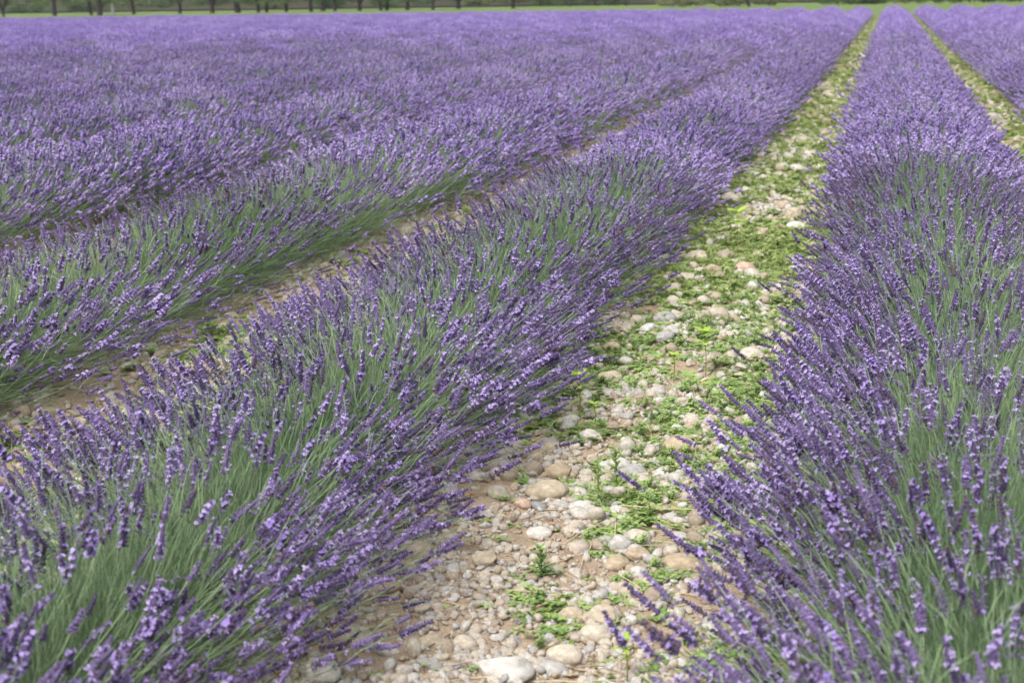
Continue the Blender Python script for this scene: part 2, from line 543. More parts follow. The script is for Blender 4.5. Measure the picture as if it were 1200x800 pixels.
def add_spike(mb, rs, base, theta, az, L, lod):
    n = {0: 7, 1: 5, 2: 4, 3: 3}[lod]
    pts, d = stem_curve(base, theta, az, L, n)
    kink = rs.normal(0, 0.007, 3)
    pts = pts + np.sin(np.linspace(0, math.pi, n))[:, None] * kink
    d = d + rs.normal(0, 0.13, 3) - kink * 6; d /= np.linalg.norm(d)
    w = {0: 0.0011, 1: 0.0011, 2: 0.0013, 3: 0.0016}[lod]
    rr = float(rs.random())
    tube(mb, pts, np.linspace(w * 1.15, w * 0.8, n), 3, 2, rr)
    v, q, t, qm, tm, r = SPIKES[lod][int(rs.integers(len(SPIKES[lod])))]
    F = frame(d) @ rotz(rs.random() * 6.28)
    s = rs.uniform(0.76, 1.16)
    bend = rs.normal(0, 1.2)
    vv = v * s
    vv = vv * np.array([1.18, 1.18, 1.0]); vv[:, 0] += bend * vv[:, 2] ** 2
    mb.v.append((vv @ F.T + pts[-1]).astype(np.float32)); mb.r.append((r * 0.5 + rr * 0.9).astype(np.float32))
    if len(q): mb.q.append(q + mb.n); mb.qm.append(qm)
    if len(t): mb.t.append(t + mb.n); mb.tm.append(tm)
    mb.n += len(v)


def pick_dir(rs, flank=0.75):
    """direction of a flowering stem: denser on the flanks than on the crest"""
    while True:
        th = rs.normal(1.08, 0.25) if rs.random() < flank else abs(rs.normal(0, 0.6))
        if 0 <= th < 1.47: break
    side = 0 if rs.random() < 0.5 else math.pi
    az = side + rs.normal(0, 0.55)
    if rs.random() < 0.12: az = rs.random() * 6.28
    return th, az


def stem_len(rs, th):
    L = rs.normal(0.385, 0.026)
    if rs.random() < 0.15: L *= rs.uniform(0.75, 0.92)
    return L * (1.0 + 0.26 * math.sin(th) ** 2) * (1 - 0.75 * max(0, th - 1.2))


PLANT_STEP = 0.72


def stem_base(rs):
    return np.array([rs.normal(0, 0.06), rs.uniform(-0.42, 0.42), rs.uniform(0.02, 0.09)])


def plant_mesh(name, seed, lod, nspikes, nleaves, green=False):
    rs = np.random.default_rng(seed)
    mb = MB()
    cl = rs.uniform(-0.4, 0.4, (9, 1))
    for _ in range(nspikes):
        th, az = pick_dir(rs, {1: 0.86, 2: 0.72, 3: 0.67}[lod])
        while green and th > 1.0 and rs.random() < 0.8: th, az = pick_dir(rs, 0.8)
        add_spike(mb, rs, stem_base(rs), th, az, stem_len(rs, th), lod)
    # leafy cushion: narrow blades in the lower dome, with flowerless shoots
    P, Q, RR = [], [], []
    for i in range(nleaves):
        th = abs(rs.normal(0, 0.85)); th = min(th, 1.35)
        az = (0 if rs.random() < 0.5 else math.pi) + rs.normal(0, 0.8)
        rad = (0.34 if lod == 3 else 0.38) * rs.random() ** 0.6 * (1 + 0.35 * math.sin(th) ** 2)
        out = np.array([math.cos(az) * math.sin(th), math.sin(az) * math.sin(th), math.cos(th)])
        p = stem_base(rs) + out * rad
        d = out + rs.normal(0, 0.35, 3) + np.array([0, 0, 0.5]); d /= np.linalg.norm(d)
        side = np.cross(d, rs.normal(0, 1, 3)); side /= np.linalg.norm(side)
        l = rs.uniform(0.05, 0.12) * (1.2 if lod >= 2 else 1); w = rs.uniform(0.0006, 0.0011) * (1.0, 1.0, 1.5, 2.6)[lod]
        if rs.random() < 0.55:                     # long straight flowerless stalks
            th = min(th, 1.25) * 0.95
            out = np.array([math.cos(az) * math.sin(th), math.sin(az) * math.sin(th), math.cos(th)])
            p = stem_base(rs) + out * 0.08
            d = out + rs.normal(0, 0.09, 3); d /= np.linalg.norm(d)
            side = np.cross(d, rs.normal(0, 1, 3)); side /= np.linalg.norm(side)
            l = rs.uniform(0.14, 0.32)
        bend = np.array([0, 0, -0.10]) * l
        mb_v = [p - side * w * 0.5, p + side * w * 0.5, p + d * l * 0.5 + side * w, p + d * l * 0.5 - side * w, p + d * l + bend * 1.5]
        P.append(np.array(mb_v)); RR.append(rs.random())
    P = np.concatenate(P); idx = np.arange(nleaves)[:, None] * 5
    mb.v.append(P.astype(np.float32)); mb.r.append(np.repeat(RR, 5).astype(np.float32))
    q = idx + np.array([[0, 1, 2, 3]]); t = idx + np.array([[3, 2, 4]])
    mb.q.append(q + mb.n); mb.qm.append(np.full(nleaves, 3)); mb.t.append(t + mb.n); mb.tm.append(np.full(nleaves, 3))
    mb.n += len(P)
    # woody crown
    for i in range(14 if lod < 2 else 6):
        a = rs.random() * 6.28; th = rs.uniform(0.2, 1.2)
        b = np.array([rs.normal(0, 0.03), rs.uniform(-0.35, 0.35), -0.02])
        d = np.array([math.cos(a) * math.sin(th), math.sin(a) * math.sin(th), math.cos(th)])
        tube(mb, [b, b + d * 0.08 + [0, 0, 0.02], b + d * 0.2], [0.008, 0.005, 0.003], 4, 4, rs.random())
    return mb.mesh(name, LAV)


PLANTS = {
    1: [plant_mesh("near_lavender_plant", 500 + i, 1, (540, 420, 310, 480)[i], 5600) for i in range(4)],
    2: [plant_mesh("mid_lavender_plant", 600 + i, 2, (620, 500, 390, 560)[i], 2300) for i in range(4)],
    3: [plant_mesh("far_lavender_plant", 700 + i, 3, (480, 420, 380, 460)[i], 850) for i in range(4)],
}

GREEN = {   # plants whose lower sides show more stem than flower
    1: [plant_mesh("near_lavender_plant_green_flanked", 540 + i, 1, 260, 6500, True) for i in range(2)],
    2: [plant_mesh("mid_lavender_plant_green_flanked", 640 + i, 2, 330, 3400, True) for i in range(2)],
}

# stemmed single flower spikes, by how far they lean from upright
SINGLE = []
for j, th in enumerate((0.08, 0.22, 0.38, 0.54, 0.70, 0.86, 1.02, 1.20, 1.38)):
    for v_ in range(2):
        mb = MB(); rs = np.random.default_rng(900 + j * 7 + v_)
        add_spike(mb, rs, np.zeros(3), th, 0.0, 0.42, 0)
        SINGLE.append((th, mb.mesh("flower_spike", LAV)))


# instancing of uncountable or distant pieces: geometry nodes on a cloud of points
def scatter_group(name, coll):
    ng = bpy.data.node_groups.new(name, 'GeometryNodeTree')
    ng.interface.new_socket("Geometry", in_out='INPUT', socket_type='NodeSocketGeometry')
    ng.interface.new_socket("Geometry", in_out='OUTPUT', socket_type='NodeSocketGeometry')
    N, L = ng.nodes, ng.links
    gi, go = N.new("NodeGroupInput"), N.new("NodeGroupOutput")
    mp = N.new("GeometryNodeMeshToPoints")
    ci = N.new("GeometryNodeCollectionInfo"); ci.inputs["Collection"].default_value = coll
    ci.inputs["Separate Children"].default_value = True; ci.inputs["Reset Children"].default_value = True
    ip = N.new("GeometryNodeInstanceOnPoints"); ip.inputs["Pick Instance"].default_value = True
    def named(n, t):
        a = N.new("GeometryNodeInputNamedAttribute"); a.data_type = t; a.inputs["Name"].default_value = n
        return a.outputs["Attribute"]
    e2r = N.new("FunctionNodeEulerToRotation")
    L.new(named("rot", 'FLOAT_VECTOR'), e2r.inputs[0])
    L.new(gi.outputs[0], mp.inputs[0]); L.new(mp.outputs[0], ip.inputs["Points"])
    L.new(ci.outputs[0], ip.inputs["Instance"])
    L.new(named("idx", 'INT'), ip.inputs["Instance Index"])
    L.new(e2r.outputs[0], ip.inputs["Rotation"])
    L.new(named("scl", 'FLOAT_VECTOR'), ip.inputs["Scale"])
    L.new(ip.outputs[0], go.inputs[0])
    return ng


def proto_coll(name, meshes):
    c = bpy.data.collections.new(name)          # not linked to the scene
    for i, m in enumerate(meshes):
        c.objects.link(bpy.data.objects.new("%s_kind_%02d" % (name, i), m))
    return c


def scatter(name, pts, rot, scl, idx, ng, parent=None, rnd=None):
    me = bpy.data.meshes.new(name)
    me.vertices.add(len(pts)); me.vertices.foreach_set("co", np.asarray(pts, np.float32).ravel())
    for n, t, a, key in (("rot", 'FLOAT_VECTOR', rot, "vector"), ("scl", 'FLOAT_VECTOR', scl, "vector"), ("idx", 'INT', idx, "value"), ("rnd", 'FLOAT', rng.random(len(pts)) if rnd is None else rnd, "value")):
        at = me.attributes.new(n, t, 'POINT'); at.data.foreach_set(key, np.asarray(a, np.int32 if t == 'INT' else np.float32).ravel())
    o = mesh_obj(name, me, parent)
    md = o.modifiers.new("scatter", 'NODES'); md.node_group = ng
    o['kind'] = 'stuff'
    return o


NG_FAR = scatter_group("far_lavender", proto_coll("far_lavender", PLANTS[3]))
ORD = ["zeroth", "first", "second", "third", "fourth", "fifth", "sixth", "seventh", "eighth", "ninth", "tenth", "eleventh", "twelfth",
       "thirteenth", "fourteenth", "fifteenth", "sixteenth", "seventeenth", "eighteenth", "nineteenth", "twentieth"]


def ordinal(n):
    if n <= 20: return ORD[n]
    t, u = divmod(n, 10)
    T = {2: "twent", 3: "thirt", 4: "fort"}[t]
    return T + ("ieth" if u == 0 else "y-" + ORD[u])


def hedge_label(k):
    if k == 0: return "tall lavender hedge running straight away just right of the weedy stone path"
    if k == -1: return "broad lavender hedge bordering the weedy stone path on its left side"
    if k == -2: return "lavender hedge with green stems behind the narrow stony strip, second left of the path"
    if k == 1: return "lavender hedge cut off by the right picture edge beyond the grassy stone strip"
    if k > 1: return "distant %s lavender hedge to the right of the weedy stone path" % ordinal(k + 1)
    return "%s lavender hedge counted leftwards from the weedy stone path" % ordinal(-k)


K_MIN, K_MAX = -36, 6
for k in range(K_MIN, K_MAX + 1):
    x = hx(k)
    if k >= 1: y0 = max(4.0, (x - 0.8) / 0.135)
    elif k == 0: y0 = 0.85
    elif k == -1: y0 = 0.75
    else: y0 = max(0.9, (abs(x) - 0.7) / 0.735 - 0.4)
    if y0 > HEDGE_END - 1: continue
    h = empty("lavender_hedge", (x, y0, 0))
    tag(h, hedge_label(k), "lavender hedge", "lavender hedges planted in parallel lines across the field")
    far = []
    y = y0 + 0.4
    first = True
    spikes = []
    n = 0
    hr = random.Random(40 + k)
    while y < HEDGE_END:
        dist = project((x, y, 0.5))[2]
        flip = hr.random() < 0.5 and False
        s = hr.uniform(0.93, 1.08) * (0.93 if k == -1 else 0.97)
        sw = hr.uniform(0.97, 1.14) * {0: 0.99, -1: 0.92, -2: 1.09}.get(k, 1.0)
        dx = hr.uniform(-0.04, 0.04)
        if k == 0 and y < 3.4: dx -= 0.02
        if k == -1 and y < 3.0: dx += 0.05
        lod = 1 if dist < 7.2 + hr.uniform(-1.6, 1.6) else 2 if dist < 32 + hr.uniform(-8, 8) else 3
        if dist < 42:
            if k <= -2 and lod < 3 and hr.random() < ((0.75 if dist < 9 else 0.35) if k == -2 else 0.22):
                p = mesh_obj("lavender_plant", GREEN[lod][hr.randrange(2)], h)
            else:
                p = mesh_obj("lavender_plant", PLANTS[lod][n % 4 if hr.random() < 0.7 else hr.randrange(4)], h)
            p.location = (dx, y - y0, -0.01)
            p.scale = (sw, 1.0 * hr.choice((-1, 1)), s)
            if dist < 5.5 and k in (0, -1, -2):
                rs = np.random.default_rng(3000 + 50 * abs(k) + n)
                for _ in range(100):
                    th, az = pick_dir(rs)
                    th = max(th, 0.03)
                    b = stem_base(rs)
                    L = stem_len(rs, th) * rs.uniform(0.98, 1.08)
                    pts, d = stem_curve(np.zeros(3), th, az, L, 5)
                    tip = np.array([x + dx, y, 0]) + b + pts[-1]
                    px, py, pz = project(tip)
                    if 0 < px < 1200 and 0 < py < 800:
                        # how much the tip faces the camera side and how large it shows
                        face = (Vector(pts[-1]).normalized()).dot((Vector((0, 0, CAM_H)) - Vector(tip)).normalized())
                        spikes.append((1.0 / pz + 0.35 * face, p, b, th, az, L))
        else:
            far.append((dx, y - y0, -0.01, hr.choice((0, 0)), sw, s, hr.randrange(4), hr.choice((-1, 1))))
        y += PLANT_STEP * (0.80 if k == 0 else 0.92) * hr.uniform(0.92, 1.08)
        n += 1
    spikes.sort(key=lambda e: -e[0])
    for _, p, b, th, az, L in spikes[:300]:
        i = int(np.argmin([abs(t - th) for t, _m in SINGLE])); i = i - (i % 2) + hr.randrange(2)
        o = mesh_obj("flower_spike", SINGLE[i][1], p)
        o.location = (b[0] / p.scale.x, b[1], b[2])
        o.rotation_euler = (0, (th - SINGLE[i][0]), az)
        o.rotation_mode = 'XYZ'
        f = L / 0.42
        o.scale = (f / p.scale.x ** 0.5, f, f)
    if far:
        far = np.array(far)
        scl = np.stack([far[:, 4], far[:, 7], far[:, 5]], 1)
        o = scatter("distant_lavender", far[:, :3], np.zeros((len(far), 3)), scl, far[:, 6], NG_FAR, h)


# ------------------------------------------------------------------ stones
def icosphere(sub):
    import bmesh
    bm = bmesh.new(); bmesh.ops.create_icosphere(bm, subdivisions=sub, radius=1.0)
    v = np.array([p.co[:] for p in bm.verts]); f = np.array([[q.index for q in fc.verts] for fc in bm.faces])
    bm.free(); return v, f


ICO = {s: icosphere(s) for s in (1, 2, 3, 4)}


def n3(v, s, seed):
    return (vnoise(v[:, 0] + 0.31 * v[:, 2], v[:, 1] - 0.77 * v[:, 2], s, seed) + vnoise(v[:, 2] + 0.5 * v[:, 0], v[:, 0] - 0.4 * v[:, 1], s, seed + 3))


def stone_mesh(name, sub, seed, mat, rough=0.12, facets=0):
    rs = np.random.default_rng(seed)
    v, f = ICO[sub]
    v = v.copy()
    d = 1 + rough * 1.6 * n3(v, 1.3, seed) + rough * 0.7 * n3(v, 3.1, seed + 1)
    v = v * d[:, None]
    for _ in range(facets):                       # broken flat sides
        n = rs.normal(0, 1, 3); n /= np.linalg.norm(n)
        h = rs.uniform(0.55, 0.85); dd = v @ n
        v = v - np.clip(dd - h, 0, None)[:, None] * n * 0.85
    if sub >= 3: v *= (1 + 0.02 * n3(v, 9.0, seed + 5))[:, None]
    mb = MB(); mb.add(v, None, f, 0, rs.random())
    return mb.mesh(name, [mat])


# prominent stones: x, y on the ground, size a (across), b (deep), c (high) in metres, turn, colour, facets, label
STONES = []
#STONES_BEGIN
STONES = [
    (-0.822, 3.429, 0.116, 0.083, 0.059, 8, 'tan', 0, 'large smooth tan stone lying mid path, widest of those near the grassy herb'),
    (-0.772, 3.141, 0.068, 0.048, 0.037, -6, 'white', 0, 'smooth white oval stone just below the large tan stone'),
    (-1.019, 2.923, 0.090, 0.064, 0.068, 35, 'tan', 0, 'upright rounded tan stone beside the purple tips of the left hedge'),
    (-0.829, 3.613, 0.085, 0.061, 0.057, -10, 'brown', 4, 'angular brown stone right behind the large smooth tan stone'),
    (-0.564, 3.107, 0.062, 0.044, 0.049, 10, 'grey', 0, 'round pale grey stone in the gravel near the right hedge'),
    (-0.525, 3.094, 0.041, 0.033, 0.033, 0, 'grey', 0, 'small grey stone touching the round pale grey one'),
    (-0.527, 2.624, 0.067, 0.048, 0.042, 0, 'cream', 0, 'cream oval stone, upper right of the three grouped at the bottom of the path'),
    (-0.577, 2.546, 0.077, 0.055, 0.049, -8, 'cream', 0, 'broad cream stone in the middle of the three grouped at the bottom of the path'),
    (-0.584, 2.479, 0.068, 0.048, 0.028, 12, 'grey', 0, 'flat grey stone below the broad cream stone at the bottom of the path'),
    (-0.666, 2.420, 0.119, 0.085, 0.049, 0, 'white', 3, 'big whitish stone cut by the bottom edge of the photo'),
    (-0.529, 2.703, 0.085, 0.061, 0.043, -38, 'tan', 2, 'long tan stone lying aslant above the cream oval stone'),
    (-0.597, 2.714, 0.055, 0.039, 0.038, 0, 'tan', 0, 'rounded tan stone left of the long slanting one'),
    (-0.865, 2.460, 0.031, 0.025, 0.049, 0, 'cream', 0, 'small cream stone standing upright next to a white one'),
    (-0.922, 2.457, 0.052, 0.037, 0.032, 0, 'white', 3, 'white chipped stone just left of the upright cream stone'),
    (-1.012, 2.490, 0.098, 0.070, 0.058, -15, 'cream', 4, 'pale angular block half under the purple flowers at the bottom'),
    (-1.022, 2.331, 0.104, 0.075, 0.055, -20, 'white', 4, 'pale faceted stone at the bottom left end of the path'),
    (-1.024, 2.721, 0.102, 0.073, 0.045, 10, 'brown', 3, 'brown stone in a hollow under the flower tips of the left hedge'),
    (-1.133, 2.657, 0.046, 0.037, 0.055, 0, 'bluegrey', 0, 'blue grey stone standing among the stems of the left hedge'),
    (-0.531, 3.890, 0.111, 0.079, 0.046, 4, 'brown', 3, 'flat brown slab near the right hedge with weeds behind it'),
    (-0.895, 3.801, 0.064, 0.046, 0.052, 0, 'tan', 0, 'tan round stone by the left hedge above the angular brown stone'),
    (-0.796, 3.887, 0.068, 0.048, 0.041, 0, 'white', 3, 'white broken stone heading a cluster of pebbles mid path'),
    (-0.549, 3.665, 0.053, 0.038, 0.036, 0, 'white', 0, 'small white round stone right of the grassy herb'),
    (-0.820, 3.334, 0.049, 0.035, 0.027, -5, 'bluegrey', 0, 'little dark blue grey stone under the large tan one'),
    (-0.857, 3.317, 0.044, 0.032, 0.031, 0, 'pink', 0, 'pinkish stone beside the little dark blue grey one'),
    (-0.713, 3.371, 0.074, 0.053, 0.036, 0, 'white', 0, 'pale stone just right of the large tan one'),
    (-0.560, 3.027, 0.067, 0.048, 0.039, 25, 'brown', 4, 'brown angular stone under the round pale grey one'),
    (-0.517, 3.073, 0.056, 0.040, 0.040, 15, 'brown', 4, 'second brown angular stone, closer to the right hedge'),
    (-0.514, 2.873, 0.043, 0.030, 0.037, -30, 'tan', 0, 'short tan stone below the two brown angular ones'),
    (-0.783, 2.538, 0.053, 0.038, 0.036, 0, 'cream', 0, 'flat cream stone above a pinkish dry leaf'),
    (-0.850, 2.531, 0.057, 0.041, 0.029, 10, 'tan', 2, 'long tan stone right of the upright cream stone'),
    (-0.849, 2.921, 0.062, 0.044, 0.039, 15, 'tan', 4, 'tan wedge shaped stone in the middle of the path'),
    (-0.912, 2.880, 0.044, 0.031, 0.028, -40, 'grey', 0, 'narrow grey stone leaning between weeds left of mid path'),
    (-0.409, 3.065, 0.094, 0.067, 0.038, 18, 'brown', 3, 'long flat stone at the edge of the right hedge'),
    (-1.094, 8.878, 0.121, 0.086, 0.089, 0, 'white', 0, 'white stone with a grey side at the upper left border of the path'),
    (-0.918, 8.998, 0.146, 0.105, 0.077, 0, 'cream', 0, 'cream stone across the path from the white one higher up'),
    (-0.750, 6.563, 0.086, 0.061, 0.066, 0, 'brown', 0, 'round brown stone in the middle of the weedy stretch'),
    (-0.607, 6.647, 0.100, 0.071, 0.062, 0, 'pink', 0, 'pinkish stone right of the round brown one'),
    (-0.870, 6.932, 0.124, 0.089, 0.074, 0, 'cream', 2, 'cream stone above and left of the round brown one'),
    (-0.859, 6.380, 0.106, 0.076, 0.052, 0, 'cream', 2, 'wide cream stone below the pair in the weedy stretch'),
    (-1.051, 7.228, 0.085, 0.061, 0.063, 0, 'white', 0, 'white oval stone at the tips of the left hedge'),
    (-0.933, 4.951, 0.067, 0.048, 0.041, 0, 'brown', 0, 'brown stone near the hanging flower tips of the left hedge'),
    (-0.861, 4.555, 0.085, 0.060, 0.048, 20, 'tan', 2, 'tan stone behind the yellow green seedling'),
    (-0.857, 4.811, 0.051, 0.037, 0.037, 0, 'grey', 0, 'small grey stone between two fallen flower tips'),
    (-0.488, 8.295, 0.089, 0.064, 0.098, 0, 'tan', 0, 'pinkish tan stone touching the right hedge far up the path'),
    (-0.447, 7.863, 0.116, 0.083, 0.072, 0, 'white', 3, 'white stone cluster piece under the pinkish tan one'),
    (-2.371, 3.747, 0.102, 0.073, 0.042, 6, 'tan', 0, 'long tan stone lying on the left stony strip'),
    (-2.529, 3.619, 0.047, 0.034, 0.026, 0, 'tan', 0, 'small tan stone near the left picture edge'),
    (-2.250, 3.303, 0.097, 0.069, 0.042, 0, 'cream', 3, 'cream stone on the left strip behind the foreground flowers'),
    (-2.748, 4.326, 0.089, 0.064, 0.040, 20, 'brown', 3, 'brown stone under the second hedge on the left strip'),
    (1.043, 14.963, 0.134, 0.096, 0.121, 0, 'grey', 0, 'upper of the two pale round stones by the right strip'),
    (0.989, 13.654, 0.105, 0.075, 0.094, 0, 'cream', 0, 'lower of the two pale round stones by the right strip'),
]
#STONES_END
for i, (x, y, a, b, c, tz, colr, fac, lab) in enumerate(STONES):
    me = stone_mesh("stone", 4, 50 + i, M_ST[colr], 0.08 if fac == 0 else 0.13, fac)
    o = mesh_obj("stone", me, None, (x, y, path_z(x, y) + c * 0.20))
    o.scale = (a / 2, b / 2, c / 2)
    o.rotation_euler = (R(random.uniform(-7, 7)), R(random.uniform(-7, 7)), R(tz))
    tag(o, lab, "stone", "larger stones lying on the path")

PEB = [stone_mesh("pebble", 2, 300 + i, M_PEBBLE, 0.13 if i < 7 else 0.18, (0, 2, 0, 3, 2, 4)[i % 6]) for i in range(12)]


def path_points(n, xc, w, y0, y1, power=1.0):
    """random points on a strip, denser near the camera"""
    u = rng.random(n)
    y = y0 * (y1 / y0) ** (u ** power)
    return xc + rng.uniform(-w / 2, w / 2, n), y


def near_stone(x, y, r):
    for s in STONES:
        if (s[0] - x) ** 2 + (s[1] - y) ** 2 < (max(s[2], s[3]) * 0.5 + r) ** 2: return True
    return False


def put_pebbles(path, xc, w, y0, y1, n, smin, smax):
    cnt = 0
    placed = []
    while cnt < n:
        x = xc + rng.uniform(-w / 2, w / 2); y = y0 * (y1 / y0) ** rng.random()
        s = smin + (smax - smin) * rng.random() ** 2.2
        s *= (y / y0) ** 0.35
        if near_stone(x, y, s * 0.4): continue
        if any((x - a) ** 2 + (y - b) ** 2 < (0.5 * (s + c)) ** 2 for a, b, c in placed): continue
        placed.append((x, y, s))
        o = mesh_obj("pebble", PEB[int(rng.integers(len(PEB)))], path)
        hgt = rng.uniform(0.5, 0.85)
        o.location = (x, y, path_z(x, y) + s * 0.5 * hgt * 0.22)
        o.scale = (s * 0.5 * rng.uniform(0.9, 1.25), s * 0.5 * rng.uniform(0.7, 1.0), s * 0.5 * hgt)
        o.rotation_euler = (rng.normal(0, 0.25), rng.normal(0, 0.25), rng.random() * 6.28)
        cnt += 1


put_pebbles(path_main, PATH_AB, 0.95, 2.15, 22.0, 298, 0.022, 0.075)
put_pebbles(path_left, PATH_AC - 0.05, 0.8, 2.6, 9.0, 130, 0.025, 0.075)
put_pebbles(path_right, PATH_BD, 0.6, 8, 26.0, 50, 0.045, 0.09)

NG_GRAVEL = scatter_group("gravel", proto_coll("gravel", [stone_mesh("gravel_piece", 1 if i % 3 else 2, 400 + i, M_PEBBLE, 0.16, 3 if i % 2 else 0) for i in range(10)]))


def gravel(specs):
    P, Rt, S, I = [], [], [], []
    for (n, xc, w, y0, y1, smin, smax) in specs:
        x, y = path_points(n, xc, w, y0, y1)
        keep = vnoise(x, y, 3.3, 8) + 0.5 * vnoise(x, y, 9, 9) + rng.normal(0, 0.25, n) >= np.where(y < 3.6, -0.08, -0.22)
        x, y = x[keep], y[keep]; n = len(x)
        s = smin + (smax - smin) * rng.random(n) ** 3.0
        s = s * (1 + 0.012 * y)
        z = ground_z(x, y) + 0.014 + s * 0.12
        P.append(np.stack([x, y, z], 1)); Rt.append(rng.normal(0, 1.0, (n, 3)) * [0.4, 0.4, 3])
        S.append(s[:, None] * 0.5 * np.stack([rng.uniform(0.9, 1.3, n), rng.uniform(0.7, 1, n), rng.uniform(0.5, 0.9, n)], 1)); I.append(rng.integers(0, 10, n))
    return np.concatenate(P), np.concatenate(Rt), np.concatenate(S), np.concatenate(I)


P_, R_, S_, I_ = gravel([(105000, PATH_AB, 1.5, 1.9, 14, 0.004, 0.030), (4200, PATH_AB, 1.2, 3.0, 14, 0.016, 0.060), (1100, PATH_AB, 1.2, 9, 60, 0.03, 0.08), (900, PATH_AC, 1.1, 3.0, 14, 0.016, 0.06), (9000, HEDGE_X0 - 2.5 * PITCH_X, 1.2, 3.5, 30, 0.008, 0.05), (6000, HEDGE_X0 - 3.5 * PITCH_X, 1.2, 5, 30, 0.012, 0.05), (9000, PATH_AB, 1.2, 8, 78, 0.010, 0.05),
                         (42000, PATH_AC, 1.5, 2.2, 14, 0.005, 0.034), (3500, PATH_AC, 0.8, 10, 50, 0.012, 0.05),
                         (12000, PATH_BD, 1.0, 6, 78, 0.012, 0.055)])
tag(scatter("gravel", P_, R_, S_, I_, NG_GRAVEL), "loose pale gravel scattered over the earth between the hedges", None, None, "stuff")


# ------------------------------------------------------------------ weeds
def leaf(mb, p, d, l, w, nrm, m, rr, fold=0.25, seg=3):
    d = np.asarray(d, float); d /= np.linalg.norm(d)
    side = np.cross(d, nrm); side /= (np.linalg.norm(side) + 1e-9)
    upv = np.cross(side, d)
    ts = np.linspace(0, 1, seg + 2)
    vs = []
    for t in ts[:-1]:
        ww = w * math.sin(math.pi * min(1, (t * 0.85 + 0.12))) ** 0.8
        c = p + d * l * t - upv * l * 0.35 * t * t
        vs += [c - side * ww + upv * ww * fold, c, c + side * ww + upv * ww * fold]
    vs.append(p + d * l - upv * l * 0.35)
    q, t_ = [], []
    for i in range(seg):
        for k in range(2):
            q.append((i * 3 + k, i * 3 + k + 1, i * 3 + k + 4, i * 3 + k + 3))
    e = seg * 3
    t_ += [(e, e + 1, e + 3), (e + 1, e + 2, e + 3)]
    mb.add(vs, q, t_, m, rr)


def weed_mesh(kind, seed):
    rs = np.random.default_rng(seed); mb = MB()
    Z = np.array([0, 0, 1.0])
    if kind == 'clover':                         # low trailing leaves in loose whorls
        for i in range(int(rs.integers(9, 15))):
            a = rs.random() * 6.28; r = rs.uniform(0.0, 0.05)
            h = rs.uniform(0.008, 0.03)
            c = np.array([math.cos(a) * r, math.sin(a) * r, h])
            tube(mb, [[0, 0, -0.005], c * [0.6, 0.6, 0.9], c], [0.0008, 0.0007, 0.0006], 3, 1, 0.3)
            rr = rs.random()
            for j in range(int(rs.integers(3, 6))):
                b = a + j * 2.1 + rs.normal(0, 0.2)
                leaf(mb, c, [math.cos(b), math.sin(b), 0.35 + rs.normal(0, 0.15)], rs.uniform(0.010, 0.019), rs.uniform(0.0035, 0.006), Z, 0, rr, seg=2)
    elif kind == 'rosette':
        for i in range(int(rs.integers(8, 13))):
            a = i * 2.4 + rs.normal(0, 0.2)
            leaf(mb, np.array([0, 0, 0.003]), [math.cos(a), math.sin(a), rs.uniform(0.15, 0.8)], rs.uniform(0.03, 0.055), rs.uniform(0.006, 0.010), Z, 0, rs.random())
    elif kind == 'grass':
        for i in range(int(rs.integers(14, 26))):
            a = rs.random() * 6.28
            d = np.array([math.cos(a), math.sin(a), rs.uniform(0.8, 2.5)])
            leaf(mb, rs.normal(0, 0.008, 3) * [1, 1, 0], d, rs.uniform(0.03, 0.075), rs.uniform(0.0009, 0.0018), Z + 0.01, 0, rs.random(), seg=2)
    elif kind == 'herb':                          # bushy little herb with narrow leaves
        for i in range(int(rs.integers(6, 10))):
            a = rs.random() * 6.28; th = rs.uniform(0.1, 1.0); L = rs.uniform(0.04, 0.09)
            d = np.array([math.cos(a) * math.sin(th), math.sin(a) * math.sin(th), math.cos(th)])
            tube(mb, [[0, 0, -0.005], d * L * 0.5, d * L], [0.0012, 0.001, 0.0007], 3, 1, 0.4)
            rr = rs.random()
            for j in range(12):
                t = 0.2 + 0.8 * j / 11
                b = j * 2.3
                leaf(mb, d * L * t, [math.cos(b) + d[0], math.sin(b) + d[1], 0.7], rs.uniform(0.011, 0.02), rs.uniform(0.0018, 0.0035), Z, 0, rr, seg=2)
    return mb


WEEDS = [weed_mesh(kd, 20 + i).mesh("weed_sprig", [M_WEED, M_WEEDSTEM]) for i, kd in enumerate(
    ['clover', 'clover', 'clover', 'rosette', 'rosette', 'grass', 'clover', 'herb', 'rosette', 'clover'])]
NG_WEED = scatter_group("weed_cover", proto_coll("weed_cover", WEEDS))


def weed_cover(specs):
    P, Rt, S, I = [], [], [], []
    for (n, xc, w, y0, y1, th0, th1, smin, smax) in specs:
        x, y = path_points(n, xc, w, y0, y1)
        f = np.clip((y - 2.6) / 2.4, 0, 1)
        right_bias = np.clip((x - xc) * 0.9, -0.3, 0.3) * (1 - f)
        nv = vnoise(x, y, 2.4, 12) + 0.6 * vnoise(x, y, 6.5, 13) + rng.normal(0, 0.17, n) + right_bias
        keep = nv > th0 + (th1 - th0) * f
        x, y = x[keep], y[keep]; n = len(x)
        s = rng.uniform(smin, smax, n) * (1 + 0.012 * y)
        P.append(np.stack([x, y, ground_z(x, y) + 0.014], 1)); Rt.append(np.stack([rng.normal(0, .15, n), rng.normal(0, .15, n), rng.random(n) * 6.28], 1))
        S.append(s[:, None] * np.array([1.1, 1.1, 0.6])); I.append(rng.integers(0, 10, n))
    return np.concatenate(P), np.concatenate(Rt), np.concatenate(S), np.concatenate(I)


